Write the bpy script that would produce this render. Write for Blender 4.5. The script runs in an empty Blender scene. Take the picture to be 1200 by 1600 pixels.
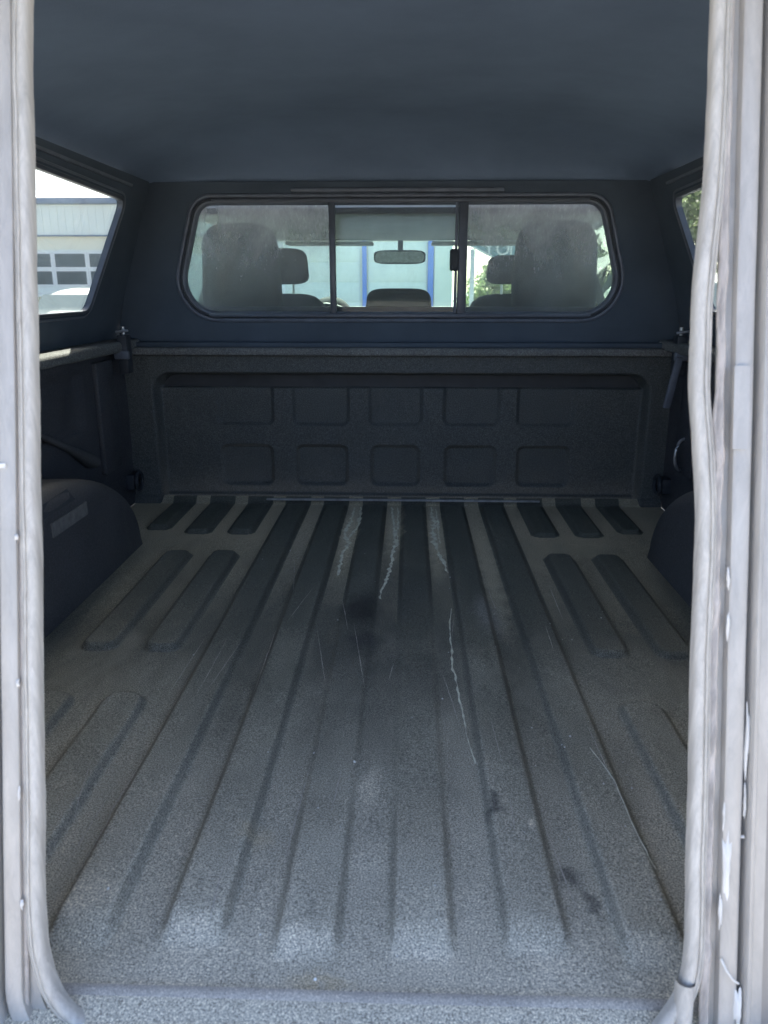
import bpy, bmesh, math, random
import numpy as np
from mathutils import Vector, Matrix, noise
random.seed(7)
SC = bpy.context.scene
COL = SC.collection

# ------------------------------------------------------------------ camera
cam_d = bpy.data.cameras.new('camera'); cam = bpy.data.objects.new('camera', cam_d); COL.objects.link(cam)
CP = Vector((0.025, 0.0, 0.63)); YAW = math.radians(1.81); PIT = math.radians(-16.32)
fw = Vector((-math.sin(YAW)*math.cos(PIT), math.cos(YAW)*math.cos(PIT), math.sin(PIT)))
rt = Vector((math.cos(YAW), math.sin(YAW), 0)); up = rt.cross(fw)
cam.matrix_world = Matrix(((rt.x, up.x, -fw.x, CP.x), (rt.y, up.y, -fw.y, CP.y), (rt.z, up.z, -fw.z, CP.z), (0, 0, 0, 1)))
cam_d.sensor_fit = 'AUTO'; cam_d.sensor_width = 36; cam_d.lens = 1202/1600*36
cam_d.clip_start = 0.02; cam_d.clip_end = 600
cam_d.dof.use_dof = True; cam_d.dof.focus_distance = 1.9; cam_d.dof.aperture_fstop = 10.0
SC.camera = cam

# ------------------------------------------------------------------ light
SUN_EL = math.radians(42)
w = bpy.data.worlds.new('World'); SC.world = w; w.use_nodes = True
nt = w.node_tree; bg = nt.nodes['Background']
sky = nt.nodes.new('ShaderNodeTexSky'); sky.sky_type = 'NISHITA'; sky.sun_disc = False
sky.sun_elevation = SUN_EL; sky.sun_rotation = 0.0; sky.altitude = 100; sky.air_density = 0.50; sky.dust_density = 2.8; sky.ozone_density = 0.6
nt.links.new(sky.outputs[0], bg.inputs[0]); bg.inputs[1].default_value = 0.13
sd = bpy.data.lights.new('sun', 'SUN'); sd.energy = 4.5; sd.angle = math.radians(0.5); sd.color = (1.0, 0.95, 0.87)
sun = bpy.data.objects.new('sun', sd); COL.objects.link(sun)
sdir = Vector((0, math.cos(SUN_EL), math.sin(SUN_EL)))          # the sun stands straight ahead of the truck
sun.rotation_euler = sdir.to_track_quat('Z', 'Y').to_euler()
SC.view_settings.view_transform = 'Standard'; SC.view_settings.look = 'None'
SC.view_settings.exposure = 2.68; SC.view_settings.gamma = 1.0
SC.cycles.max_bounces = 8; SC.cycles.diffuse_bounces = 5; SC.cycles.transparent_max_bounces = 16
SC.cycles.sample_clamp_indirect = 6.0

# ------------------------------------------------------------------ materials
def new_mat(name):
    m = bpy.data.materials.new(name); m.use_nodes = True
    return m, m.node_tree, m.node_tree.nodes['Principled BSDF']
def lnk(nt, a, b): nt.links.new(a, b)
def tex_noise(nt, scale, detail=4, rough=0.6, vec=None, dist=0.0):
    n = nt.nodes.new('ShaderNodeTexNoise'); n.inputs['Scale'].default_value = scale
    n.inputs['Detail'].default_value = detail; n.inputs['Roughness'].default_value = rough
    n.inputs['Distortion'].default_value = dist
    if vec is not None: lnk(nt, vec, n.inputs['Vector'])
    return n
def coords(nt, scale=(1, 1, 1)):
    c = nt.nodes.new('ShaderNodeTexCoord'); mp = nt.nodes.new('ShaderNodeMapping'); mp.inputs['Scale'].default_value = scale
    lnk(nt, c.outputs['Object'], mp.inputs['Vector']); return mp.outputs[0]
def ramp(nt, src, stops):
    r = nt.nodes.new('ShaderNodeValToRGB'); lnk(nt, src, r.inputs[0])
    els = r.color_ramp.elements
    while len(els) < len(stops): els.new(0.5)
    for e, (p, c) in zip(els, stops): e.position = p; e.color = (c[0], c[1], c[2], 1) if len(c) == 3 else c
    return r
def mixc(nt, fac, a, b, mode='MIX'):
    m = nt.nodes.new('ShaderNodeMix'); m.data_type = 'RGBA'; m.blend_type = mode
    for i, v in ((0, fac), (6, a), (7, b)):
        if isinstance(v, (int, float)): m.inputs[i].default_value = v
        elif isinstance(v, tuple): m.inputs[i].default_value = (*v, 1)
        else: lnk(nt, v, m.inputs[i])
    return m.outputs[2]
def bump(nt, b, src, strength, dist, prev=None):
    n = nt.nodes.new('ShaderNodeBump'); n.inputs['Strength'].default_value = strength; n.inputs['Distance'].default_value = dist
    lnk(nt, src, n.inputs['Height'])
    if prev is not None: lnk(nt, prev, n.inputs['Normal'])
    if b is not None: lnk(nt, n.outputs[0], b.inputs['Normal'])
    return n.outputs[0]
DK = (.06, .06, .058); LT = (.68, .61, .48); TN = (.50, .42, .28)
STAINS_GLINTS = [(-.066, 1.432, .040, .075, (.035, .035, .034), .85), (-.056, 1.30, .035, .05, DK, .75), (.214, .712, .014, .016, DK, .7), (.225, .683, .011, .012, DK, .6), (.138, .820, .010, .022, DK, .7),
          (.08, 1.15, .05, .10, DK, .3), (-.150, .765, .022, .022, TN, .55), (-.055, .573, .035, .010, TN, .7), (.187, 1.42, .030, .09, (.30, .285, .25), .6), (.182, .793, .006, .006, LT, .9),
          (-.02, .86, .012, .05, LT, .5), (-.075, .610, .030, .020, LT, .6), (.050, .598, .034, .024, LT, .65), (.168, .606, .036, .020, LT, .55), (-.186, .612, .034, .022, LT, .6), (.275, .604, .03, .02, LT, .5), (-.31, .66, .03, .03, LT, .5),  # pale spots at the rib ends are caught light, painted in
          (-.128, 1.98, .020, .30, (.60, .53, .37), .75), (-.008, 2.0, .020, .26, (.60, .53, .37), .7), (.100, 1.96, .020, .30, (.60, .53, .37), .75), (.215, 1.75, .02, .4, (.52, .46, .33), .55), (-.245, 1.9, .02, .3, (.40, .36, .28), .4),
          (-.36, .95, .022, .22, (.38, .35, .27), .45), (-.05, 1.15, .10, .22, DK, .3), (.0, 1.5, .08, .12, DK, .28)]
def liner(name, lo, hi, dust, dust_amt, rough=0.55, grain=420, bs=0.6, spec=0.5, grit=0.5, vec_scale=(1, 1, 1), low=0.42, high=0.68, painted_light=None, front=None):
    """sprayed bed liner: pebbled grain, fine speckle, blotches of dust"""
    m, nt, b = new_mat(name)
    v = coords(nt)
    g = tex_noise(nt, grain*1.5, 2, 0.7, v); g2 = tex_noise(nt, grain, 4, 0.8, v)
    base = ramp(nt, g.outputs[0], [(0.36, lo), (0.66, hi)])
    vb = coords(nt, vec_scale)
    big = tex_noise(nt, 5.0, 6, 0.62, vb, 0.6)
    df = ramp(nt, big.outputs[0], [(low, (0, 0, 0)), (high, (dust_amt,)*3)])
    c1 = mixc(nt, df.outputs[0], base.outputs[0], dust)
    if painted_light or front:
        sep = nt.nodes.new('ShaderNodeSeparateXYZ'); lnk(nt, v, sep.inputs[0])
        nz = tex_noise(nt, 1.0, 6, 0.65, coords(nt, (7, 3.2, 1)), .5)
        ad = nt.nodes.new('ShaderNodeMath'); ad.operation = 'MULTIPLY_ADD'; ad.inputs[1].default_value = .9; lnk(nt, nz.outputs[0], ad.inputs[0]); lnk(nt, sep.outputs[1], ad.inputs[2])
        mr = nt.nodes.new('ShaderNodeMapRange'); lnk(nt, ad.outputs[0], mr.inputs[0]); mr.inputs[1].default_value = 1.75; mr.inputs[2].default_value = .95  # paler towards the opening: light falloff painted in as a scuffed tone
        mr.inputs[3].default_value = 0; mr.inputs[4].default_value = painted_light[1]
        c1 = mixc(nt, mr.outputs[0], c1, painted_light[0])
        mr2 = nt.nodes.new('ShaderNodeMapRange'); lnk(nt, ad.outputs[0], mr2.inputs[0]); mr2.inputs[1].default_value = 1.8; mr2.inputs[2].default_value = 2.45
        mr2.inputs[3].default_value = 0; mr2.inputs[4].default_value = front[1]
        c1 = mixc(nt, mr2.outputs[0], c1, front[0])
        # dark stains and pale scuffs, plus painted light on the rib ends
        dz = nt.nodes.new('ShaderNodeVectorMath'); dz.operation = 'MULTIPLY_ADD'
        n3 = tex_noise(nt, 26, 5, .6, v); lnk(nt, n3.outputs['Color'], dz.inputs[0]); dz.inputs[1].default_value = (.05, .09, 0); lnk(nt, v, dz.inputs[2])
        for (px, py, rx, ry, colr, amt) in STAINS_GLINTS:
            sb = nt.nodes.new('ShaderNodeVectorMath'); sb.operation = 'SUBTRACT'; lnk(nt, dz.outputs[0], sb.inputs[0]); sb.inputs[1].default_value = (px+.025, py+.045, 0)
            ml = nt.nodes.new('ShaderNodeVectorMath'); ml.operation = 'MULTIPLY'; lnk(nt, sb.outputs[0], ml.inputs[0]); ml.inputs[1].default_value = (1/rx, 1/ry, 0)
            le = nt.nodes.new('ShaderNodeVectorMath'); le.operation = 'LENGTH'; lnk(nt, ml.outputs[0], le.inputs[0])
            mr3 = nt.nodes.new('ShaderNodeMapRange'); lnk(nt, le.outputs['Value'], mr3.inputs[0]); mr3.inputs[1].default_value = 1.3; mr3.inputs[2].default_value = .45
            mr3.inputs[3].default_value = 0; mr3.inputs[4].default_value = amt
            c1 = mixc(nt, mr3.outputs[0], c1, colr)
        # steep flanks of the ribs are mixed darker than what faces up
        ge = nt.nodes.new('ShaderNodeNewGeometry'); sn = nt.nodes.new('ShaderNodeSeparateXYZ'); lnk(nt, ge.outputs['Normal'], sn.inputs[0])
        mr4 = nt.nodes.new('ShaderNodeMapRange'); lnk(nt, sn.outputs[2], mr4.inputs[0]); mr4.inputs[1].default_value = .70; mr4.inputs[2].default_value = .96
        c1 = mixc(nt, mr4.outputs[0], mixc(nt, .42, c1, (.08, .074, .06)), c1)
    sp = ramp(nt, g2.outputs[0], [(0.36, (1-grit*.85,)*3), (0.48, (.95, .95, .95)), (0.60, (1+grit*.8,)*3), (.70, (1+grit*2.2,)*3)])
    c2 = mixc(nt, 1.0, c1, sp.outputs[0], 'MULTIPLY')
    lnk(nt, c2, b.inputs['Base Color'])
    b.inputs['Specular IOR Level'].default_value = spec
    rr = ramp(nt, big.outputs[0], [(0.35, (rough-.1,)*3), (0.7, (min(1, rough+.2),)*3)]); lnk(nt, rr.outputs[0], b.inputs['Roughness'])
    p = bump(nt, None, g2.outputs[0], bs, 0.0014)
    bump(nt, b, g.outputs[0], bs*0.7, 0.0011, p)
    return m
def plain(name, col, rough=0.5, spec=0.5, metal=0.0, var=0.12, scale=12, bmp=0.0, bscale=120, bdist=0.001):
    m, nt, b = new_mat(name)
    v = coords(nt); n = tex_noise(nt, scale, 5, 0.6, v)
    a = tuple(max(0, c*(1-var)) for c in col); d = tuple(min(1, c*(1+var)) for c in col)
    r = ramp(nt, n.outputs[0], [(0.3, a), (0.7, d)]); lnk(nt, r.outputs[0], b.inputs['Base Color'])
    b.inputs['Roughness'].default_value = rough; b.inputs['Specular IOR Level'].default_value = spec; b.inputs['Metallic'].default_value = metal
    if bmp:
        n2 = tex_noise(nt, bscale, 3, 0.6, v); bump(nt, b, n2.outputs[0], bmp, bdist)
    return m
def glass(name, dust_lo, dust_hi, tint=(0.93, 0.97, 0.95), dust=(0.5, 0.52, 0.52), streak=(30, 30, 7), refl=0.5):
    m = bpy.data.materials.new(name); m.use_nodes = True; nt = m.node_tree
    for n in list(nt.nodes):
        if n.type != 'OUTPUT_MATERIAL': nt.nodes.remove(n)
    out = [n for n in nt.nodes if n.type == 'OUTPUT_MATERIAL'][0]
    tr = nt.nodes.new('ShaderNodeBsdfTransparent'); tr.inputs[0].default_value = (*tint, 1)
    di = nt.nodes.new('ShaderNodeBsdfDiffuse'); di.inputs[0].default_value = (*dust, 1)
    tl = nt.nodes.new('ShaderNodeBsdfTranslucent'); tl.inputs[0].default_value = (*dust, 1)
    gl = nt.nodes.new('ShaderNodeBsdfGlossy'); gl.inputs['Roughness'].default_value = 0.03
    md = nt.nodes.new('ShaderNodeMixShader'); md.inputs[0].default_value = 0.5
    lnk(nt, di.outputs[0], md.inputs[1]); lnk(nt, tl.outputs[0], md.inputs[2])
    v = coords(nt, streak); n1 = tex_noise(nt, 1.0, 8, 0.7, v, 0.4)
    n2 = tex_noise(nt, 170, 5, 0.7, coords(nt, (1, 1, .4)))
    f = ramp(nt, n1.outputs[0], [(0.3, (dust_lo,)*3), (0.72, (dust_hi,)*3)])
    f2 = ramp(nt, n2.outputs[0], [(0.35, (0.88,)*3), (0.6, (1.06,)*3), (0.74, (1.7,)*3)])
    sz = nt.nodes.new('ShaderNodeSeparateXYZ'); lnk(nt, coords(nt), sz.inputs[0])
    gr = nt.nodes.new('ShaderNodeMapRange'); lnk(nt, sz.outputs[2], gr.inputs[0]); gr.inputs[1].default_value = .60; gr.inputs[2].default_value = .86; gr.inputs[3].default_value = .45; gr.inputs[4].default_value = 1.35  # dust thickened upwards, standing in for glare on the upper panes
    fm = mixc(nt, 1.0, f.outputs[0], f2.outputs[0], 'MULTIPLY')
    fm = mixc(nt, 1.0, fm, gr.outputs[0], 'MULTIPLY')
    a = nt.nodes.new('ShaderNodeMixShader'); lnk(nt, fm, a.inputs[0]); lnk(nt, tr.outputs[0], a.inputs[1]); lnk(nt, md.outputs[0], a.inputs[2])
    fr = nt.nodes.new('ShaderNodeFresnel'); fr.inputs[0].default_value = 1.35
    mu = nt.nodes.new('ShaderNodeMath'); mu.operation = 'MULTIPLY'; mu.inputs[1].default_value = refl; lnk(nt, fr.outputs[0], mu.inputs[0])
    g = nt.nodes.new('ShaderNodeMixShader'); lnk(nt, mu.outputs[0], g.inputs[0]); lnk(nt, a.outputs[0], g.inputs[1]); lnk(nt, gl.outputs[0], g.inputs[2])
    lnk(nt, g.outputs[0], out.inputs[0]); return m

M = {}
M['floor'] = liner('bed_liner_dusty', (0.10, 0.098, 0.080), (0.18, 0.172, 0.138), (0.25, 0.232, 0.175), 0.5, grain=520, spec=.35, grit=0.9, vec_scale=(2.2, .6, 1), painted_light=((.60, .545, .43), .92), front=((.47, .405, .285), .9))
M['rib'] = liner('bed_liner_rib', (0.09, 0.09, 0.073), (0.165, 0.162, 0.130), (0.23, 0.215, 0.165), 0.5, grain=520, spec=.35, grit=0.9, vec_scale=(2.2, .5, 1), painted_light=((.56, .51, .40), .92), front=((.085, .095, .08), .8))
M['ridge'] = liner('worn_ridge', (0.46, 0.42, 0.36), (0.70, 0.63, 0.53), (0.30, 0.28, 0.26), 0.6, grain=520, grit=.4)
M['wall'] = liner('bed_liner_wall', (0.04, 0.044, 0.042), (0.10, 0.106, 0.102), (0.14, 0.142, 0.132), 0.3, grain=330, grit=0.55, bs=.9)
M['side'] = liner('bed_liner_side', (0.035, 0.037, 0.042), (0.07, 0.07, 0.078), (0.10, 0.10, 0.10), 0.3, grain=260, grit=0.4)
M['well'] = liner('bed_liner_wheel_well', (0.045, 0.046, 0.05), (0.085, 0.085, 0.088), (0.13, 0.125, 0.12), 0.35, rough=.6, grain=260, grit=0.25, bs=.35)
M['headliner'] = plain('cap_headliner', (0.165, 0.215, 0.295), 0.95, 0.1, var=0.10, scale=5.0, bmp=0.6, bscale=420, bdist=0.0012)
M['capwall'] = plain('cap_inner_wall', (0.076, 0.095, 0.118), 0.9, 0.15, var=0.14, scale=6, bmp=0.6, bscale=420, bdist=0.0012)
M['rail'] = liner('foam_rail', (0.08, 0.083, 0.08), (0.17, 0.172, 0.165), (0.24, 0.235, 0.22), 0.5, grain=260, rough=.8, grit=.5)
M['black'] = plain('black_rubber', (0.035, 0.04, 0.048), 0.6, 0.4, var=0.3, scale=20)
M['gasket'] = plain('window_gasket', (0.115, 0.13, 0.16), 0.5, 0.5, var=0.2, scale=25, bmp=.2, bscale=200)
M['alu_dark'] = plain('dark_aluminium', (0.085, 0.095, 0.115), 0.45, 0.5, metal=0.3, var=0.15, scale=30)
M['silver'] = plain('truck_silver_paint', (0.56, 0.55, 0.56), 0.3, 0.5, var=0.04, scale=4)
M['navy_out'] = plain('dark_outer_shell', (0.45, 0.45, 0.46), 0.3, 0.5, var=0.04, scale=4)
M['steel'] = plain('galvanised_steel', (0.55, 0.56, 0.58), 0.35, 0.5, metal=0.8, var=0.2, scale=60)
M['fabric'] = plain('charcoal_seat_fabric', (0.028, 0.030, 0.034), 0.9, 0.2, var=0.15, scale=40, bmp=.3, bscale=600)
M['plastic'] = plain('dark_cab_plastic', (0.045, 0.047, 0.05), 0.6, 0.4, var=0.15, scale=20, bmp=.2, bscale=400)
M['trim'] = plain('pale_cab_trim', (0.50, 0.50, 0.46), 0.6, 0.3, var=0.08, scale=10)
M['cabroof'] = plain('cab_roof_lining', (0.42, 0.42, 0.42), 0.9, 0.2, var=0.08, scale=10)
M['spill'] = plain('dried_cream_paint', (0.86, 0.79, 0.62), 0.6, 0.4, var=0.3, scale=60, bmp=.5, bscale=180)
M['crumb'] = plain('white_grit', (0.75, 0.73, 0.68), 0.7, 0.3, var=0.2, scale=60)
M['pale_patch'] = plain('grey_strip', (0.17, 0.165, 0.155), 0.7, 0.3, var=0.25, scale=60, bmp=.3, bscale=200)
M['rim'] = plain('worn_floor_edge', (0.34, 0.335, 0.33), 0.5, 0.4, var=0.35, scale=45, bmp=.6, bscale=260)
M['glass_cap'] = glass('dusty_cap_glass_painted_glare', 0.12, 0.50, dust=(0.78, 0.80, 0.82), streak=(6, 6, 4))
M['glass_slider'] = glass('slider_glass', 0.03, 0.12, dust=(0.5, 0.52, 0.54), streak=(9, 9, 5))
M['glass_cab'] = glass('cab_glass', 0.02, 0.08, tint=(0.86, 0.93, 0.9))
M['glass_side'] = glass('side_glass', 0.01, 0.05, tint=(0.93, 0.96, 0.93))
M['asphalt'] = plain('asphalt', (0.33, 0.32, 0.30), 0.9, 0.3, var=0.2, scale=1.2, bmp=.5, bscale=90, bdist=.004)
M['white_wall'] = plain('white_painted_metal', (0.80, 0.83, 0.76), 0.5, 0.4, var=0.03, scale=1.5)
M['cream_wall'] = plain('cream_painted_wall', (0.86, 0.82, 0.66), 0.6, 0.4, var=0.03, scale=1.5)
M['blue'] = plain('blue_trim', (0.08, 0.22, 0.68), 0.5, 0.4, var=0.05, scale=3)
M['eave'] = plain('slate_eave', (0.20, 0.25, 0.33), 0.5, 0.4, var=0.1, scale=3)
M['white'] = plain('white_frame', (0.85, 0.85, 0.82), 0.5, 0.4, var=0.02, scale=3)
M['dark_pane'] = plain('dark_window_pane', (0.10, 0.12, 0.12), 0.08, 0.6, var=0.3, scale=1.3)
M['teal'] = plain('teal_sign', (0.05, 0.22, 0.27), 0.5, 0.4, var=0.1, scale=3)
M['car'] = plain('pale_car_paint', (0.70, 0.74, 0.66), 0.25, 0.5, var=0.02, scale=3)
M['pale_pane'] = plain('car_glass_painted_sky', (0.36, 0.41, 0.36), 0.12, 0.6, var=0.15, scale=2)  # pale base colour stands in for sky reflected in the glass
M['tyre'] = plain('tyre_rubber', (0.03, 0.03, 0.03), 0.8, 0.3, var=0.2, scale=20)
M['bark'] = plain('bark', (0.10, 0.075, 0.055), 0.9, 0.2, var=0.3, scale=14, bmp=.6, bscale=30, bdist=.01)
M['blue_sh'] = None
def leaf_mat(name, a, b_):
    m, nt, b = new_mat(name)
    oi = nt.nodes.new('ShaderNodeNewGeometry')
    r = ramp(nt, oi.outputs['Random Per Island'], [(0.0, a), (1.0, b_)]); lnk(nt, r.outputs[0], b.inputs['Base Color'])
    b.inputs['Roughness'].default_value = 0.6
    tl = nt.nodes.new('ShaderNodeBsdfTranslucent'); lnk(nt, r.outputs[0], tl.inputs[0])
    mx = nt.nodes.new('ShaderNodeMixShader'); mx.inputs[0].default_value = 0.62
    out = [n for n in nt.nodes if n.type == 'OUTPUT_MATERIAL'][0]
    lnk(nt, b.outputs[0], mx.inputs[1]); lnk(nt, tl.outputs[0], mx.inputs[2]); lnk(nt, mx.outputs[0], out.inputs[0]); return m
M['leaf'] = leaf_mat('leaves', (0.07, 0.105, 0.055), (0.20, 0.25, 0.13))
M['leaf2'] = leaf_mat('leaves_pale', (0.10, 0.15, 0.06), (0.26, 0.33, 0.14))
def metal_frame(name, col, streak=(60, 60, 4), rough=.42, var=.16, metal=.15, dirt=(0.30, 0.27, 0.23), dirt_amt=.5):
    m, nt, b = new_mat(name)
    v = coords(nt, streak); n = tex_noise(nt, 1.0, 8, 0.7, v, .5)
    a = tuple(c*(1-var) for c in col); d = tuple(min(1, c*(1+var)) for c in col)
    r = ramp(nt, n.outputs[0], [(0.3, a), (0.7, d)])
    n2 = tex_noise(nt, 1.0, 8, 0.75, coords(nt, (90, 90, 16)), 1.0)
    f = ramp(nt, n2.outputs[0], [(0.55, (0, 0, 0)), (0.72, (dirt_amt,)*3)])
    c = mixc(nt, f.outputs[0], r.outputs[0], dirt); lnk(nt, c, b.inputs['Base Color'])
    b.inputs['Roughness'].default_value = rough; b.inputs['Metallic'].default_value = metal
    bump(nt, b, n2.outputs[0], .35, .0008); return m
M['seal'] = metal_frame('weathered_door_seal', (0.50, 0.465, 0.405), streak=(150, 150, 7), rough=.5, var=.24, metal=0, dirt=(0.30, 0.25, 0.20), dirt_amt=.5)
M['flange'] = metal_frame('aluminium_door_frame', (0.43, 0.40, 0.355), rough=.38, var=.16, metal=.1, dirt=(.3, .28, .26))
M['bead'] = metal_frame('old_sealant', (0.50, 0.44, 0.38), streak=(120, 120, 22), rough=.6, var=.3, metal=0, dirt=(0.22, 0.18, 0.15), dirt_amt=.75)
M['panel'] = metal_frame('grey_rear_panel', (0.25, 0.232, 0.208), streak=(30, 30, 5), rough=.35, var=.06, metal=.1, dirt_amt=.12)
M['caulk'] = plain('white_caulk', (0.72, 0.69, 0.63), 0.5, 0.5, var=.05, scale=30)
M['gap'] = plain('dark_frame_gap', (0.12, 0.13, 0.17), 0.6, 0.4, var=.3, scale=40)

# ------------------------------------------------------------------ helpers
def link(name, verts, faces, mat, parent=None, smooth=False, auto=None):
    me = bpy.data.meshes.new(name); me.from_pydata([tuple(v) for v in verts], [], [tuple(f) for f in faces]); me.update()
    if mat is not None: me.materials.append(M[mat] if isinstance(mat, str) else mat)
    o = bpy.data.objects.new(name, me); COL.objects.link(o)
    if smooth: me.polygons.foreach_set('use_smooth', [True]*len(me.polygons))
    if auto is not None:
        bm = bmesh.new(); bm.from_mesh(me)
        for e in bm.edges:
            if len(e.link_faces) == 2 and e.calc_face_angle(0) > auto: e.smooth = False
        bm.to_mesh(me); bm.free()
    if parent is not None: o.parent = parent
    return o
def thing(name, label, cat, loc=(0, 0, 0), rz=0, group=None):
    o = bpy.data.objects.new(name, None); COL.objects.link(o); o.location = loc; o.rotation_euler = (0, 0, rz)
    o['label'] = label; o['category'] = cat
    if group: o['group'] = group
    return o
def tag(o, label, cat, group=None):
    o['label'] = label; o['category'] = cat
    if group: o['group'] = group
    return o
def bm_obj(name, bm, mat, parent=None, smooth=True, auto=0.6):
    bmesh.ops.recalc_face_normals(bm, faces=bm.faces)
    me = bpy.data.meshes.new(name)
    for f in bm.faces: f.smooth = smooth
    if smooth and auto:
        for e in bm.edges:
            if len(e.link_faces) == 2 and e.calc_face_angle(0) > auto: e.smooth = False
    bm.to_mesh(me); bm.free()
    me.materials.append(M[mat]); o = bpy.data.objects.new(name, me); COL.objects.link(o)
    if parent is not None: o.parent = parent
    return o
def box_bm(bm, x0, x1, y0, y1, z0, z1, bev=0.0, seg=2):
    r = bmesh.ops.create_cube(bm, size=1.0); vs = r['verts']
    for v in vs:
        v.co = Vector((x0+(v.co.x+.5)*(x1-x0), y0+(v.co.y+.5)*(y1-y0), z0+(v.co.z+.5)*(z1-z0)))
    if bev > 0:
        es = list({e for v in vs for e in v.link_edges})
        bmesh.ops.bevel(bm, geom=es, offset=bev, segments=seg, affect='EDGES', profile=0.5)
    return bm
def box(name, x0, x1, y0, y1, z0, z1, mat, parent=None, bev=0.0, seg=2):
    bm = bmesh.new(); box_bm(bm, x0, x1, y0, y1, z0, z1, bev, seg); return bm_obj(name, bm, mat, parent, smooth=bev > 0)
def tube(name, pts, r, mat, parent=None, n=8, closed=False):
    vs, fs = [], []; P = [Vector(p) for p in pts]; k = len(P)
    for i, p in enumerate(P):
        a = P[(i-1) % k] if (closed or i > 0) else p; b = P[(i+1) % k] if (closed or i < k-1) else p
        t = (b-a).normalized(); u = t.cross(Vector((0.3, 0.2, 1))).normalized(); v = t.cross(u)
        ri = r[i] if isinstance(r, (list, tuple)) else r
        for j in range(n):
            an = 2*math.pi*j/n; vs.append(p+u*math.cos(an)*ri+v*math.sin(an)*ri)
    for i in range(k if closed else k-1):
        for j in range(n):
            a = i*n+j; b = i*n+(j+1) % n; c = ((i+1) % k)*n+(j+1) % n; d = ((i+1) % k)*n+j; fs.append((a, b, c, d))
    if not closed: fs.append(tuple(range(n))[::-1]); fs.append(tuple(range((k-1)*n, k*n)))
    return link(name, vs, fs, mat, parent, smooth=True, auto=0.9)
def rounded_poly(corners, radii, seg=8):
    """closed 2-D loop with rounded corners (counter-clockwise input)"""
    out = []; n = len(corners)
    for i in range(n):
        p = Vector(corners[i]); a = Vector(corners[i-1]); b = Vector(corners[(i+1) % n]); r = radii[i] if isinstance(radii, (list, tuple)) else radii
        u = (a-p).normalized(); v = (b-p).normalized(); ang = u.angle(v); d = min(r/math.tan(ang/2), (a-p).length*.49, (b-p).length*.49)
        r2 = d*math.tan(ang/2); c = p+(u+v).normalized()*(r2/math.sin(ang/2))
        s = p+u*d-c; e = p+v*d-c; tot = s.angle(e) if s.length > 1e-9 else 0
        sign = 1 if s.x*e.y-s.y*e.x > 0 else -1
        for k in range(seg+1):
            t = tot*k/seg*sign; out.append((c.x+s.x*math.cos(t)-s.y*math.sin(t), c.y+s.x*math.sin(t)+s.y*math.cos(t)))
    return out
def resample(loop, step):
    out = []
    n = len(loop)
    for i in range(n):
        a = Vector(loop[i]); b = Vector(loop[(i+1) % n]); L = (b-a).length
        if L < 1e-7: continue
        k = max(1, int(L/step))
        for j in range(k): p = a+(b-a)*j/k; out.append((p.x, p.y))
    return out
def normals2(loop):
    n = len(loop); out = []
    for i in range(n):
        a = Vector(loop[i-1]); b = Vector(loop[(i+1) % n]); t = (b-a).normalized(); out.append((t.y, -t.x))
    return out
def ring(name, loop, prof, mp, mat, parent=None, closed_prof=False, jitter=None, smooth=True, auto=0.7):
    """sweep a profile [(outward, height)] along a closed 2-D loop (ccw)"""
    N = normals2(loop); vs = []; k = len(prof); n = len(loop)
    for i, (p, nn) in enumerate(zip(loop, N)):
        for (o, h) in prof:
            q = mp(p[0]+nn[0]*o, p[1]+nn[1]*o, h); q = Vector(q)
            if jitter: q += jitter(q, o, h)
            vs.append(q)
    fs = []
    for i in range(n):
        for j in range(k if closed_prof else k-1):
            a = i*k+j; b = i*k+(j+1) % k; c = ((i+1) % n)*k+(j+1) % k; d = ((i+1) % n)*k+j; fs.append((a, b, c, d))
    return link(name, vs, fs, mat, parent, smooth=smooth, auto=auto)
def holed(name, outer, inner, th, mp, mat, parent=None):
    """flat slab with one hole; outer is a convex polygon, inner a ccw loop; th = thickness behind the face"""
    c = Vector((sum(p[0] for p in inner)/len(inner), sum(p[1] for p in inner)/len(inner))); n = len(inner)
    def hit(d):
        best = None
        for i in range(len(outer)):
            a = Vector(outer[i]); b = Vector(outer[(i+1) % len(outer)]); e = b-a; den = d.x*e.y-d.y*e.x
            if abs(den) < 1e-12: continue
            w_ = a-c; t = (w_.x*e.y-w_.y*e.x)/den; s = (w_.x*d.y-w_.y*d.x)/den
            if t > 0 and -1e-6 <= s <= 1+1e-6 and (best is None or t < best): best = t
        return c+d*best
    O = [hit((Vector(p)-c).normalized()) for p in inner]
    for q in outer:
        q = Vector(q); j = min(range(n), key=lambda i: (O[i]-q).length); O[j] = q
    vs = []
    for h in (0, -th):
        for p in inner: vs.append(mp(p[0], p[1], h))
        for p in O: vs.append(mp(p.x, p.y, h))
    fs = []
    for i in range(n):
        j = (i+1) % n
        fs += [(i, j, n+j, n+i), (2*n+i, 3*n+i, 3*n+j, 2*n+j), (i, 2*n+i, 2*n+j, j), (n+i, n+j, 3*n+j, 3*n+i)]
    return link(name, vs, fs, mat, parent)
def slab(name, loop, th, mp, mat, parent=None):
    n = len(loop); vs = [mp(p[0], p[1], 0) for p in loop]+[mp(p[0], p[1], -th) for p in loop]
    fs = [tuple(range(n)), tuple(range(2*n-1, n-1, -1))]+[(i, n+i, n+(i+1) % n, (i+1) % n) for i in range(n)]
    return link(name, vs, fs, mat, parent)
def sstep(t): t = np.clip(t, 0, 1); return t*t*(3-2*t)
def sd_rrect(X, Y, x0, x1, y0, y1, r):
    cx, cy, hx, hy = (x0+x1)/2, (y0+y1)/2, (x1-x0)/2-r, (y1-y0)/2-r
    dx = np.abs(X-cx)-hx; dy = np.abs(Y-cy)-hy
    return np.hypot(np.maximum(dx, 0), np.maximum(dy, 0))+np.minimum(np.maximum(dx, dy), 0)-r
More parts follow.
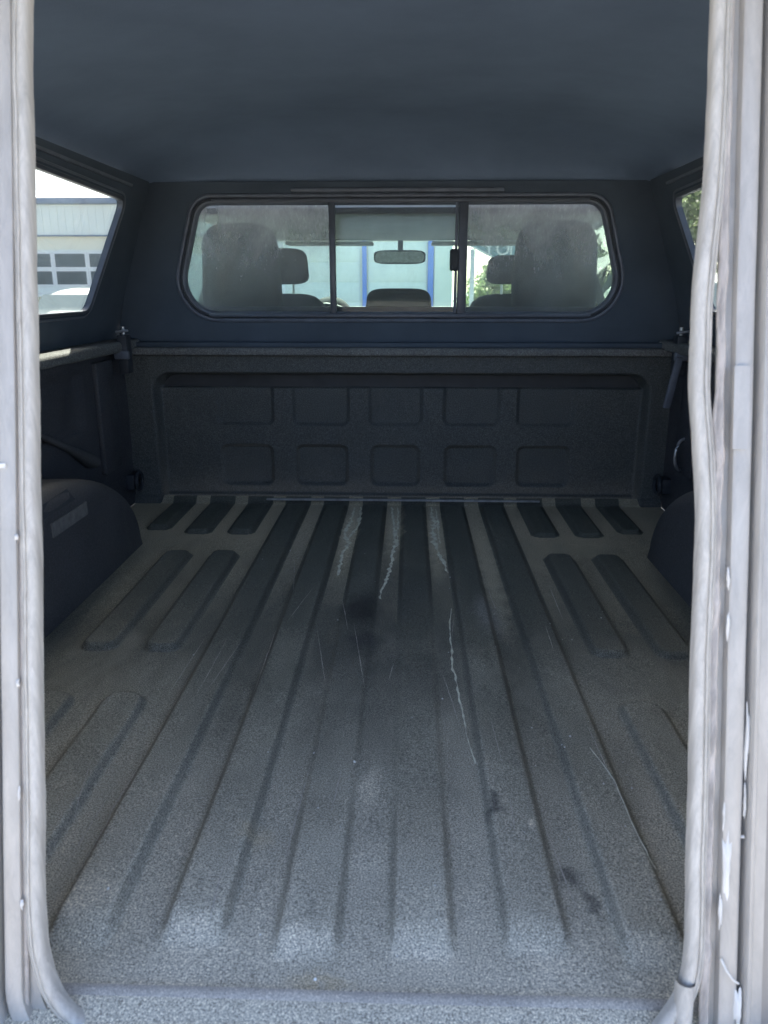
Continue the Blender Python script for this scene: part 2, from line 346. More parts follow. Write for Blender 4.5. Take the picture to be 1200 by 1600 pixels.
def grid_split(base_name, xs, ys, pos, owner, mats, parent):
    """one relief sheet cut into objects along owner ids: owner -1 = base, k = piece k"""
    nx, ny = len(xs), len(ys); made = []
    P = pos.reshape(-1, 3)
    idx = np.arange(nx*ny).reshape(ny, nx)
    quads = np.stack([idx[:-1, :-1], idx[:-1, 1:], idx[1:, 1:], idx[1:, :-1]], -1).reshape(-1, 4); own = owner.reshape(-1)
    for k in sorted(set(own.tolist())):
        q = quads[own == k]; u, inv = np.unique(q, return_inverse=True); inv = inv.reshape(-1, 4)
        nm, mt, par = mats(k, made)
        me = bpy.data.meshes.new(nm); me.vertices.add(len(u)); me.vertices.foreach_set('co', P[u].astype(np.float32).ravel())
        me.loops.add(inv.size); me.loops.foreach_set('vertex_index', inv.ravel().astype(np.int32))
        me.polygons.add(len(inv)); me.polygons.foreach_set('loop_start', np.arange(0, inv.size, 4, dtype=np.int32))
        try: me.polygons.foreach_set('loop_total', np.full(len(inv), 4, dtype=np.int32))
        except Exception: pass
        me.update(calc_edges=True); me.validate(); me.polygons.foreach_set('use_smooth', [True]*len(me.polygons))
        me.materials.append(M[mt]); o = bpy.data.objects.new(nm, me); COL.objects.link(o); o.parent = par; made.append(o)
    return made
def vnoise(X, Y, s, seed=0):
    """cheap smooth value noise on arrays"""
    rs = np.random.RandomState(seed); T = rs.rand(64, 64); x = X*s+100; y = Y*s+100
    xi = np.floor(x).astype(int); yi = np.floor(y).astype(int); fx = sstep(x-xi); fy = sstep(y-yi)
    g = lambda a, b: T[a % 64, b % 64]
    return (g(xi, yi)*(1-fx)+g(xi+1, yi)*fx)*(1-fy)+(g(xi, yi+1)*(1-fx)+g(xi+1, yi+1)*fx)*fy-.5

GZ = -0.85                                                       # level of the ground; the bed floor is z = 0

# ================================================================== setting
g = link('ground', [(-150, -80, GZ), (150, -80, GZ), (150, 220, GZ), (-150, 220, GZ)], [(0, 1, 2, 3)], 'asphalt'); g['kind'] = 'structure'

# ================================================================== the truck
truck = thing('pickup_truck', 'silver pickup truck seen through its open back, bed floor with long ribs and cab beyond', 'pickup truck', (0, 0, 0))

# ---- bed floor: one relief sheet, each raised rib a piece of its own
xs = np.arange(-0.80, 0.7801, 0.0032); ys = np.arange(0.50, 2.2451, 0.0055)
X, Y = np.meshgrid(xs, ys)
Z = 0.0016*vnoise(X, Y, 5, 1)+0.0008*vnoise(X, Y, 16, 2)
ribs = []
for k in range(-6, 6):
    c = -0.0145+(k+.5)*0.1155
    hw = 0.034
    if abs(c+.0145) < 0.33: ribs.append((c-hw, c+hw, 0.592+0.008*math.sin(k*2.1), 2.30, 0.018))
    elif abs(c+.0145) < 0.6:
        ribs.append((c-hw, c+hw, 1.93, 2.30, 0.020)); ribs.append((c-hw, c+hw, 1.245, 1.775, 0.024)); ribs.append((c-hw-.002, c+hw+.002, 0.62, 1.092, 0.034))
    else: ribs.append((c-hw*.9, c+hw*.9, 1.96, 2.30, 0.02))
own = np.full((len(ys)-1, len(xs)-1), -1)
xc = (xs[:-1]+xs[1:])/2; yc = (ys[:-1]+ys[1:])/2; XC, YC = np.meshgrid(xc, yc)
for i, (x0, x1, y0, y1, r) in enumerate(ribs):
    d = sd_rrect(X, Y, x0, x1, y0, y1, r)
    fade = sstep((Y-y0)/0.05) if y0 < .7 else 1.0
    h = 0.0110*(1-.55*np.exp(-((x0+x1)/2/.12)**4)*sstep((Y-.72)/.15)*sstep((1.65-Y)/.25))*(1+.5*vnoise(X, Y, 3.1, 40+i)+.25*vnoise(X, Y, 14, 60+i))*sstep((-d+0.002)/0.011)*fade*sstep((2.215-Y)/.03)
    Z = Z+h
    own[sd_rrect(XC, YC, x0, x1, y0, y1, r) < 0.004] = i
own[(YC > .551) & (YC < .5615)] = 99
Z += 0.0038*np.exp(-((Y-.557)/.0036)**2)*(0.85+.5*vnoise(X, Y, 30, 5))      # small raised lip at the rear edge
Z -= 0.006*sstep((.553-Y)/.03)
Z += 0.02*sstep((Y-2.222)/.022)                                           # cove up to the front wall
pos = np.stack([X, Y, Z], -1)
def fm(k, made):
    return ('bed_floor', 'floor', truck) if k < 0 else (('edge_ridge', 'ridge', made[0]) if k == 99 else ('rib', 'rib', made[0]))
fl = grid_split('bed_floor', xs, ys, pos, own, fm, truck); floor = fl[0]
def floor_z(x, y):
    i = min(len(xs)-1, max(0, int((x-xs[0])/.0032+.5))); j = min(len(ys)-1, max(0, int((y-ys[0])/.0055+.5))); return float(Z[j, i])
# floor skirt so the sheet has thickness
box('rear_sill', -0.80, 0.78, 0.46, 0.5, -0.12, -0.006, 'rim', floor, bev=.004)

# dried paint runs in the grooves
def spill(pts, w0, seed):
    rs = random.Random(seed); P = []
    for a, b in zip(pts[:-1], pts[1:]):
        L = math.dist(a, b); k = max(2, int(L/.006))
        for j in range(k): t = j/k; P.append((a[0]+(b[0]-a[0])*t, a[1]+(b[1]-a[1])*t))
    P.append(pts[-1]); vs, fs = [], []
    for i, (x, y) in enumerate(P):
        e = 1-abs(i/len(P)-.45)*1.1
        x += .004*noise.noise(Vector((seed, y*12, 0)))
        wv = w0*e*max(.12, .6+1.3*noise.noise(Vector((seed*3.3, y*60, 0)))); wr = w0*e*max(.12, .6+1.3*noise.noise(Vector((seed*5.1, y*70, 4))))
        zz = floor_z(x, y); w0_ = 1.35
        wv *= w0_; wr *= w0_
        for dx, dz in ((-wv, .0006), (0, .0022), (wr, .0006)): vs.append((x+dx, y, max(zz, floor_z(x+dx, y))+dz))
    for i in range(len(P)-1):
        for j in range(2): a = i*3+j; fs.append((a, a+1, a+4, a+3))
    return link('dried_spill', vs, fs, 'spill', floor, smooth=True)
spill([(-.132, 2.19), (-.133, 2.05), (-.142, 1.936), (-.124, 1.857), (-.133, 1.76), (-.131, 1.63)], .0062, 1)
spill([(-.112, 2.20), (-.108, 2.02), (-.130, 1.88)], .0050, 2)
spill([(-.021, 2.20), (-.011, 2.026), (-.006, 1.861), (-.011, 1.719), (-.025, 1.576), (-.03, 1.496)], .0056, 3)
spill([(-.003, 2.19), (-.001, 2.03), (.0, 1.85)], .0036, 4)
spill([(.094, 2.20), (.10, 2.06), (.093, 1.943), (.10, 1.815), (.116, 1.68), (.12, 1.655)], .0066, 5)
spill([(.115, 1.45), (.106, 1.308), (.108, 1.162), (.111, 1.061), (.115, .99), (.122, .92)], .0019, 6)
spill([(.108, 2.18), (.11, 2.0), (.108, 1.86)], .0038, 8)
spill([(.285, .95), (.30, .87), (.298, .80), (.303, .72)], .0006, 7)
rs = random.Random(11)
for _ in range(26):
    x = rs.uniform(-.42, .42); y = rs.uniform(.6, 1.5); L = rs.uniform(.05, .28); a = rs.gauss(0, .12); vs, fs = [], []; n = int(L/.008)
    for i in range(n+1):
        t = i/n; xx = x+a*L*t+.0006*noise.noise(Vector((x*50, t*9, 0))); yy = y+L*t; wv = .0005*math.sin(math.pi*t)*(.5+rs.random())
        for d in (-wv, wv): vs.append((xx+d, yy, max(floor_z(xx, yy), floor_z(xx+.003, yy), floor_z(xx-.003, yy))+.0007))
    for i in range(n): fs.append((i*2, i*2+1, i*2+3, i*2+2))
    link('scratch', vs, fs, 'ridge', floor)
# light grit scattered over the liner
vs, fs = [], []
rs = random.Random(3)
for _ in range(150):
    x = rs.uniform(-.45, .45); y = rs.choice([rs.uniform(.52, 1.0), rs.uniform(.52, 2.1)]); s = rs.uniform(.0005, .0016)*(1 if rs.random() < .8 else 1.6)
    z = floor_z(x, y); b0 = len(vs)
    for k in range(5): an = k*1.257+rs.random()*.5; vs.append((x+s*math.cos(an), y+s*1.2*math.sin(an), z-.0005))
    vs.append((x, y, z+s*.9)); fs += [(b0+k, b0+(k+1) % 5, b0+5) for k in range(5)]
cr = link('grit', vs, fs, 'crumb', floor); cr['kind'] = 'stuff'

# ---- front wall of the bed, with two rows of recessed pockets
zs = np.arange(0.0, 0.4421, 0.0028); xw = np.arange(-0.80, 0.7801, 0.0032)
XW, ZW = np.meshgrid(xw, zs); D = np.zeros_like(XW)
dd = sd_rrect(XW, ZW, -.722, .718, -.30, .392, .055); D += 0.042*sstep((-dd+.002)/.018)
D += 0.045*sstep((-sd_rrect(XW, ZW, -.712, .708, -.30, .386, .055))/.010)*sstep((ZW-.343)/.007)
pk = []
for (a, b) in ((-.547, -.376), (-.318, -.150), (-.092, .067), (.129, .296), (.346, .515)):
    pk.append((a, b, .232, .40, .022)); pk.append((a+.006, b-.006, .048, .172, .022))
ownw = np.full((len(zs)-1, len(xw)-1), -1); xcw = (xw[:-1]+xw[1:])/2; zcw = (zs[:-1]+zs[1:])/2; A, B = np.meshgrid(xcw, zcw)
for i, (a, b, c, d, r) in enumerate(pk):
    s = sd_rrect(XW, ZW, a, b, c, d, r); lim = sstep((.362-ZW)/.02)
    D += 0.011*sstep((-s+.003)/.012)*lim
    ownw[(sd_rrect(A, B, a, b, c, d, r) < 0.004) & (B < .350)] = i
D += 0.0015*vnoise(XW, ZW, 7, 9)
D -= 0.010*sstep((.026-ZW)/.008)                                        # bottom weld flange
YW = 2.232+D-0.0*ZW
posw = np.stack([XW, YW, ZW], -1)
fwp = grid_split('front_wall', xw, zs, posw, ownw, lambda k, m_: ('front_wall', 'wall', truck) if k < 0 else ('pocket_panel', 'wall', m_[0]), truck)
frontwall = fwp[0]
box('wall_cap', -0.80, 0.78, 2.205, 2.31, 0.442, 0.464, 'rail', frontwall, bev=.006)
box('weld_seam', -0.40, 0.42, 2.222, 2.232, 0.012, 0.018, 'rim', frontwall, bev=.002)
box('front_wall_back', -0.82, 0.80, 2.292, 2.31, -0.1, 0.441, 'plastic', frontwall)

# ---- bed sides
for sx in (-1, 1):
    X0 = -0.80 if sx < 0 else 0.78
    yss = np.arange(.45, 2.30, .02); zss = np.arange(0, .471, .01); YS, ZS = np.meshgrid(yss, zss)
    dep = 0.012*sstep((-sd_rrect(YS, ZS, 1.1, 1.93, .27, .43, .03))/.02)+.006*vnoise(YS, ZS, 4, 3)+0.05*sstep((ZS-.40)/.05)*(-1)*0
    XS = X0+sx*dep; ps = np.stack([XS, YS, ZS], -1)
    o = grid_split('bed_side', yss, zss, ps, np.full((len(zss)-1, len(yss)-1), -1), lambda k, m_: ('bed_side', 'side', truck), truck)[0]
    box('side_outer_panel', *sorted((X0+sx*.03, X0+sx*.06)), .45, 2.33, -.45, .47, 'silver', o, bev=.008)
    # upright stiffener near the front corner
    bm = bmesh.new(); box_bm(bm, *sorted((X0-sx*.014, X0+sx*.004)), 2.00, 2.12, .14, .44, .006)
    bm_obj('side_stiffener', bm, 'side', o)
    # sloped stay that ends in a rounded foot
    tube('side_stay', [(X0-sx*.004, 1.66, .315), (X0-sx*.006, 1.80, .255), (X0-sx*.008, 1.90, .205), (X0-sx*.010, 1.94, .19)], [.006, .009, .02, .014], 'well', o, 10)
    # tie-down cleat low in the front corner
    pts = [(X0-sx*.03, 2.19+.026*math.cos(t), .078+.026*math.sin(t)) for t in np.linspace(0, 2*math.pi, 18)[:-1]]
    tube('tie_down_ring', pts, .006, 'black', o, 8, closed=True)
    box('tie_down_base', *sorted((X0-sx*.024, X0+sx*.004)), 2.165, 2.215, .055, .10, 'black', o, bev=.006)
    # top rail of the bed with the cap's foam tape on it
    bm = bmesh.new(); a, b = sorted((X0+sx*.035, X0-sx*.045)); box_bm(bm, a, b, .56, 2.31, .458, .486, .008, 3)
    bm_obj('bed_rail', bm, 'rail', o)

# ---- wheel wells
def wheel_well(sx, xin, yc0, ya, zh):
    X0 = -0.80 if sx < 0 else 0.78; vs, fs = [], []; n = 40; prof = []
    r = .05
    for k in range(7): t = k/6*math.pi/2; prof.append((r*(1-math.sin(t)) , r*(1-math.cos(t))))   # (inset from inner face, drop)
    # profile from inner face bottom to top to the wall
    rows = []
    for i in range(n+1):
        th = math.pi*i/n; ce = math.cos(th); se = math.sin(th)
        yy = yc0+ya*(abs(ce)**.92)*(1 if ce > 0 else -1); zz = zh*(se**.92)
        row = []
        row.append((xin+sx*(-.004), yc0+(yy-yc0)*.99, 0 if True else 0))
        for k in range(8):
            t = k/7*math.pi/2
            off = r*(1-math.cos(t)); sc = 1-(r*(1-math.sin(t)))/zh
            row.append((xin+sx*off, yc0+(yy-yc0)*(.9+.1*sc) if False else yc0+(yy-yc0)*(1-(1-sc)*.35), zz*sc))
        row.append((X0+sx*.01, yy, zz)); rows.append(row)
    m = len(rows[0])
    for row in rows: vs += row
    for i in range(n):
        for j in range(1, m-1): a = i*m+j; fs.append((a, a+1, a+m+1, a+m))
    # inner vertical face as a fan strip from the first rounded row down to the floor
    base = len(vs)
    for i in range(n+1): p = vs[i*m+1]; vs.append((p[0]-sx*.006, p[1], -.004))
    for i in range(n): fs.append((base+i, i*m+1, (i+1)*m+1, base+i+1))
    return link('wheel_well', vs, fs, 'well', truck, smooth=True, auto=.9)
wl = wheel_well(-1, -.655, 1.365, .515, .252)
wr = wheel_well(1, .612, 1.365, .445, .252)
# pale strip and a dark slot on the left wheel well
def well_patch(name, y0, y1, z0, z1, mat, th=.004, sk=0.0):
    vs = []
    for dx in (0, .012):
        for (yy, zz) in ((y0, z0), (y1, z0+sk), (y1, z1+sk), (y0, z1)): 
                hh = .252*(1-abs((yy-1.365)/.515)**(2/.92)) if False else .252*max(.05, math.sin(math.acos(max(-1, min(1, (abs(yy-1.365)/.515)**(1/.92))))))**.92
                q = 1-max(0, (zz-(hh-.05*hh/.252)))/(.05*hh/.252) if zz > hh-.05*hh/.252 else 1
                vs.append((-.655+th-dx-.05*(1-math.sqrt(max(0, 1-(1-max(0, q))**2))), yy, zz))
    return link(name, vs, [(0, 1, 2, 3), (7, 6, 5, 4), (0, 4, 5, 1), (1, 5, 6, 2), (2, 6, 7, 3), (3, 7, 4, 0)], mat, wl)
well_patch('pale_strip', 1.38, 1.545, .168, .196, 'pale_patch', th=.003, sk=-.001)
well_patch('access_slot', 1.36, 1.50, .212, .234, 'black', th=.002)

# ---- plastic strip and hook hanging by the right rail
s1 = thing('hanging_strip', 'grey plastic strip hanging below the clamp on the right bed rail', 'strip', (.745, 2.1, .43))
bm = bmesh.new(); box_bm(bm, -.010, .010, -.006, .006, -.115, .02, .004)
for v in bm.verts: v.co.x += (v.co.z)*.16-.004
bm_obj('strip', bm, 'gasket', s1)
hk = thing('steel_hook', 'bright steel ring hook hanging on the right bed side wall', 'hook', (.752, 2.06, .2))
tube('hook_loop', [(.012+.022*math.cos(t), .0+.012*math.cos(t), -.005+.042*math.sin(t)) for t in np.linspace(0, 2*math.pi, 24)[:-1]], .0042, 'steel', hk, 8, closed=True)
tube('hook_shank', [(.014, .0, .036), (.03, .0, .05)], .005, 'steel', hk, 8)

# ================================================================== cab of the truck
CY = 2.36
def mpY(y, sgn=1): return lambda u, v, h: (u, y-h, v)           # plane facing the camera; height h comes towards it
winc = rounded_poly([(-.735, .568), (.715, .568), (.64, .838), (-.66, .838)], [.05, .05, .04, .04], 8)
cabw = holed('cab_rear_wall', [(-.84, -.4), (.82, -.4), (.76, .98), (-.78, .98)], winc, .045, mpY(CY+.02), 'silver', truck)
ring('cab_window_seal', winc, [(-.004, -.03), (-.004, .004), (.010, .006), (.012, 0)], mpY(CY+.02), 'black', cabw)
slab('cab_window_pane', winc, .004, mpY(CY+.045), 'glass_cab', cabw)
roof = box('cab_roof', -.66, .64, CY+.02, 4.02, .872, 1.0, 'silver', truck, bev=.03, seg=4)
box('cab_headliner', -.70, .68, CY+.07, 4.0, .846, .869, 'cabroof', roof, bev=.008)
for sx in (-1, 1):
    X0 = -.80 if sx < 0 else .78
    f = (lambda s, x0: (lambda u, v, h: (x0-s*(h+max(0, v-.54)*.38), u, v)))(sx, X0)
    # side of the cab: two door windows
    body = link('cab_side', [f(u, v, h) for h in (0, -.04) for (u, v) in ((CY+.07, -.4), (5.0, -.4), (5.0, .54), (CY+.07, .54))],
         [(0, 1, 2, 3), (7, 6, 5, 4), (0, 4, 5, 1), (2, 6, 7, 3), (1, 5, 6, 2), (0, 3, 7, 4)], 'silver', truck)
    for nm, quad in (('centre_pillar', [(3.18, .54), (3.28, .54), (3.26, .87), (3.18, .87)]),
                     ('front_pillar', [(4.66, .54), (4.78, .54), (4.06, .87), (3.98, .87)])):
        slab(nm, quad, .035, f, 'plastic', body)
    for quad in ([(CY+.075, .545), (3.175, .545), (3.175, .865), (CY+.075, .865)], [(3.285, .545), (4.655, .545), (3.975, .865), (3.265, .865)]):
        slab('door_window', quad, .004, (lambda ff: (lambda u, v, h: ff(u, v, h-.015)))(f), 'glass_cab', body)
    box('door_armrest', *sorted((X0-sx*.03, X0-sx*.09)), 2.9, 3.5, .46, .50, 'trim', body, bev=.012)
# windscreen, dashboard, bonnet
ws = link('windscreen', [(-.70, 4.72, .50), (.68, 4.72, .50), (.60, 4.02, .855), (-.62, 4.02, .855)], [(0, 1, 2, 3)], 'glass_cab', truck)
bm = bmesh.new(); box_bm(bm, -.76, .74, 4.25, 4.85, .30, .515, .04, 4); dash = bm_obj('dashboard', bm, 'plastic', truck)
bm = bmesh.new(); bmesh.ops.create_uvsphere(bm, u_segments=20, v_segments=12, radius=1)
for v in bm.verts: v.co = Vector((-.40+.115*v.co.x, 4.30+.12*v.co.y, .485+.095*v.co.z))
bm_obj('instrument_hood', bm, 'fabric', dash)
tube('steering_wheel', [(-.40+.185*math.cos(t), 4.05-.06*math.sin(t), .375+.165*math.sin(t)) for t in np.linspace(0, 2*math.pi, 30)[:-1]], .014, 'plastic', truck, 8, closed=True)
bm = bmesh.new(); box_bm(bm, -.80, .78, 4.82, 6.2, -.35, .44, .08, 5); bm_obj('bonnet', bm, 'silver', truck)
# floor pan
box('cab_floor', -.80, .78, CY+.05, 4.85, -.42, -.38, 'plastic', truck)
def cushion(name, x0, x1, y0, y1, z0, z1, mat, parent, bev=.035, taper=.0, lean=0.0, e=4.5):
    bm = bmesh.new(); bmesh.ops.create_uvsphere(bm, u_segments=36, v_segments=24, radius=1); cx, cy, cz = (x0+x1)/2, (y0+y1)/2, (z0+z1)/2
    for v in bm.verts:
        c = v.co; q = (abs(c.x)**e+abs(c.y)**e+abs(c.z)**e)**(-1/e); c = c*q
        t = (c.z+1)/2; n_ = noise.noise(Vector((c.x*2, c.y, c.z*2+cx*9)))
        v.co = Vector((cx+c.x*(x1-x0)/2*(1-taper*t)*(1+.02*n_), cy+c.y*(y1-y0)/2*(1+.12*n_)-lean*t, cz+c.z*(z1-z0)/2))
    return bm_obj(name, bm, mat, parent, auto=None)
def seat(x, y, hw, ztop, zb, hr, hz, name='front_seat'):
    s = cushion(name, x-hw, x+hw, y, y+.13, -.05, zb, 'fabric', truck, .045, .12, .04)
    cushion('headrest', x-hr, x+hr, y-.05, y+.05, hz, ztop, 'fabric', s, .048, .10, .01)
    for dx in (-.05, .05): tube('headrest_post', [(x+dx, y, zb-.05), (x+dx, y, hz+.03)], .006, 'steel', s, 6)
    return s
seat(-.53, 2.66, .15, .828, .53, .135, .50, 'rear_seat'); seat(.50, 2.66, .15, .835, .53, .142, .50, 'rear_seat')
seat(-.01, 2.68, .20, .625, .50, .115, .525, 'rear_seat')
seat(-.55, 3.62, .24, .795, .60, .125, .64); seat(.49, 3.62, .24, .765, .60, .125, .64)
# interior mirror
mir = cushion('rear_view_mirror', -.148, .102, 3.90, 3.925, .735, .800, 'plastic', truck, .010)
loop = rounded_poly([(-.142, .742), (.096, .742), (.092, .792), (-.138, .792)], .02, 5)
slab('mirror_glass', loop, .003, mpY(3.896), 'steel', mir)
tube('mirror_stem', [(-.02, 3.93, .79), (-.02, 3.99, .85)], .014, 'plastic', mir, 8)
for sx in (-1, 1): box('sun_visor', *sorted((sx*.14-.01, sx*.56-.01)), 3.86, 4.0, .822, .838, 'cabroof', roof, bev=.006)

# ================================================================== camper shell
cap = thing('camper_shell', 'dark lined truck cap over the bed with sliding front window and narrow grey rear doorway', 'truck cap', (0, 0, .486))
def C(o):                                                        # meshes are written in world metres; shift under the cap's own base
    o.location = (0, 0, -.486) if o.parent is cap else (0, 0, 0); return o
FY = 2.255
# roof: one shallow vault curving down at the sides and front
nx, ny = 90, 90; us = np.linspace(-.705, .685, nx); vsY = np.concatenate([np.linspace(.50, 1.9, 40), np.linspace(1.91, FY+.012, 50)])
U, V = np.meshgrid(us, vsY)
hx = (1-np.clip(np.abs(U+.01)/.697, 0, 1)**2.6)**(1/2.0); gy = (1-np.clip((V-1.98)/(FY+.013-1.98), 0, 1)**2.0)**(1/2.0)
ZR = .893+.125*hx*gy
ro = grid_split('roof', us, vsY, np.stack([U, V, ZR], -1), np.full((len(vsY)-1, nx-1), -1), lambda k, m_: ('roof', 'headliner', cap), cap)[0]; C(ro)
me = ro.data; sol = ro.modifiers.new('thickness', 'SOLIDIFY'); sol.thickness = .022; sol.offset = 1.0
# front panel with window opening
winf = rounded_poly([(-.645, .553), (.633, .553), (.548, .855), (-.56, .855)], [.095, .095, .052, .052], 10)
fp = C(holed('front_panel', [(-.82, .466), (.80, .466), (.70, .905), (-.72, .905)], winf, .022, mpY(FY), 'capwall', cap))
fwin = bpy.data.objects.new('front_window', bpy.data.meshes.new('front_window')); COL.objects.link(fwin); bpy.data.objects.remove(fwin)
fwin = C(ring('front_window', winf, [(.0, .004), (.002, .007), (.006, .007), (.008, .002)], mpY(FY), 'black', cap))
ring('outer_gasket', winf, [(.0085, .001), (.011, .006), (.015, .007), (.019, .005), (.021, 0)], mpY(FY), 'gasket', fwin)
ring('inner_gasket', winf, [(-.009, -.015), (-.009, -.004), (-.004, .004), (.001, .005)], mpY(FY), 'gasket', fwin)
# raised reinforcement band above the window
bm = bmesh.new(); box_bm(bm, -.30, .28, FY-.012, FY+.003, .877, .888, .003); bm_obj('top_trim', bm, 'gasket', fwin)
def clip_loop(loop, xa, xb):
    out = []
    n = len(loop)
    for (lim, keep) in ((xa, lambda x: x >= xa), (xb, lambda x: x <= xb)):
        out = []
        for i in range(n):
            p, q = loop[i], loop[(i+1) % n]
            if keep(p[0]): out.append(p)
            if keep(p[0]) != keep(q[0]): t = (lim-p[0])/(q[0]-p[0]); out.append((lim, p[1]+(q[1]-p[1])*t))
        loop = out; n = len(loop)
    return out
slab('fixed_pane', clip_loop(winf, -9, -.190), .004, mpY(FY+.012), 'glass_cap', fwin)
slab('fixed_pane', clip_loop(winf, .170, 9), .004, mpY(FY+.012), 'glass_cap', fwin)
slab('sliding_pane', [(-.186, .557), (.166, .557), (.166, .851), (-.186, .851)], .004, mpY(FY+.004), 'glass_slider', fwin)
for xx, ww in ((-.190, .0085), (.172, .0125)):
    box('mullion', xx-ww, xx+ww, FY-.006, FY+.016, .554, .856, 'alu_dark', fwin, bev=.003)
box('slider_stile', .150, .158, FY-.004, FY+.006, .557, .852, 'gasket', fwin, bev=.002)
box('bottom_channel', -.545, .535, FY-.010, FY+.014, .546, .557, 'alu_dark', fwin, bev=.002)
box('top_channel', -.52, .51, FY-.010, FY+.014, .852, .862, 'alu_dark', fwin, bev=.002)
box('latch', .136, .160, FY-.028, FY-.004, .672, .730, 'black', fwin, bev=.006, seg=3)
tube('window_rod', [(-.628, FY+.03, .580), (-.47, FY+.03, .5565)], .0028, 'black', fwin, 6)
# sides with window openings
for sx in (-1, 1):
    def f(u, v, h, s=sx): return (-.01+s*(.700+(.84-v)*.33)-s*h, u, v)   # h towards the inside
    wl_ = rounded_poly([(.95, .570), (2.015, .570), (2.100, .843), (1.02, .868)][::1], [.03, .035, .02, .03], 6)
    sp = C(holed('side_panel', [(.50, .470), (2.30, .470), (2.30, .905), (.50, .905)], wl_, .014, f, 'capwall', cap))
    sw = ring('side_window_frame', wl_, [(-.001, -.011), (-.001, .002), (.002, .004), (.006, .004), (.008, 0)], f, 'alu_dark', sp)
    ring('side_window_trim', wl_, [(.012, .001), (.013, .003), (.016, .003), (.018, 0)], f, 'gasket', sp)
    slab('side_window_pane', wl_, .004, lambda u, v, h: f(u, v, h-.009), 'glass_side', sp)
    slab('upper_band', [(.6, .895), (2.12, .878), (2.12, .884), (.6, .902)], .006, lambda u, v, h: f(u, v, h+.006), 'gasket', sp)
    # clamp that holds the shell on the rail
    cx = -.755 if sx < 0 else .752; cy = 2.13
    cl = box('clamp', cx-.014, cx+.014, cy-.02, cy+.02, .40, .505, 'black', cap, bev=.005); C(cl)
    tube('clamp_screw', [(cx, cy, .495), (cx, cy, .526)], .005, 'steel', cl, 10)
    tube('clamp_handle', [(cx-.016, cy-.012, .512), (cx+.018, cy-.012, .516)], .0035, 'steel', cl, 8)
    box('clamp_jaw', cx-.02, cx+.02, cy-.032, cy-.016, .44, .463, 'gasket', cl, bev=.004)
# bed-side mounting flange of the shell
box_o = box('front_flange', -.80, .78, FY-.03, FY+.004, .464, .478, 'capwall', cap, bev=.003); C(box_o)

# ---- rear wall and doorway; the plane leans forward at the top
LE = math.radians(14); S3 = Vector((0, math.sin(LE), math.cos(LE))); N3 = Vector((0, -math.cos(LE), math.sin(LE))); P3 = Vector((0, .535, 0))
def mpR(u, v, h): return P3+Vector((u, 0, 0))+S3*v+N3*h
inner = [(.264, -.012), (.2675, .03), (.2735, .0605), (.2728, .147), (.2735, .2611), (.2724, .3456), (.2744, .4015), (.2744, .457), (.2717, .5011), (.2682, .534), (.2657, .556),
         (.2660, .605), (.2671, .648), (.2732, .729), (.2761, .809), (.2768, .888)]
frame_loop = rounded_poly([(-.3065, -.028), (.2895, -.028), (.2895, .985), (-.3065, .985)], [.05, .035, .06, .06], 10)
frame_loop = resample(frame_loop, .02)
rp = C(holed('rear_panel', [(-.89, -.30), (.87, -.30), (.87, 1.06), (-.89, 1.06)], resample(rounded_poly([(-.3605, -.075), (.3365, -.075), (.3365, 1.03), (-.3605, 1.03)], [.07, .05, .08, .08], 10), .03), .02, lambda u, v, h: mpR(u, v, h+.004), 'panel', cap))
df = C(ring('door_frame', frame_loop, [(.0, -.006), (.0, -.002), (.0115, -.002), (.0125, .006), (.0145, .0075), (.0255, .0075), (.0275, .006), (.028, -.004)], mpR, 'flange', cap,
            jitter=lambda q, o, h: Vector((.0006*noise.noise(q*9), 0, 0))))
ring('frame_gap', frame_loop, [(.0276, -.006), (.040, -.006)], mpR, 'gap', df)
ring('panel_edge', frame_loop, [(.0322, -.006), (.0328, .009), (.0345, .0115), (.0375, .0105), (.040, .006), (.05, .0045)], mpR, 'flange', df)
# left part of the frame face is wider and has a step
# seal: measured inner edge on the right, straight on the left
left = [(-.3027, .888), (-.3030, .840), (-.3040, .8265), (-.3027, .80), (-.3022, .676), (-.3006, .565), (-.3000, .452), (-.2996, .338), (-.2996, .222), (-.2997, .10), (-.2972, .057), (-.2890, .024), (-.2742, .002), (-.2500, -.0125)]
lo = [(-.10, -.0145), (.10, -.0145), (.235, -.0145)]+inner[1:]+[(.277, .94), (.264, .962), (.24, .97), (-.24, .97), (-.285, .962), (-.301, .94)]+left
lo = resample(lo, .008)
for _ in range(2): lo = [((lo[i-1][0]+2*lo[i][0]+lo[(i+1) % len(lo)][0])/4, (lo[i-1][1]+2*lo[i][1]+lo[(i+1) % len(lo)][1])/4) for i in range(len(lo))]
bulb = [(0, -.003), (0, .0035), (.0010, .0072), (.0036, .0094), (.0072, .0097), (.0092, .0084), (.0099, .0064), (.0108, .0076), (.0126, .0070), (.0134, .0035), (.0134, -.002)]
ring('door_seal', lo, bulb, mpR, 'seal', df, jitter=lambda q, o, h: Vector((.0009*noise.noise(Vector((q.x*3, 0, q.z*14)))+.0004*noise.noise(q*60), .0006*noise.noise(q*40), 0)))
ring('seal_flange', lo, [(.012, -.002), (.0128, .004), (.0145, .0052), (.0162, .004), (.0172, -.001)], mpR, 'seal', df, jitter=lambda q, o, h: Vector((.0007*noise.noise(q*22), 0, 0)))
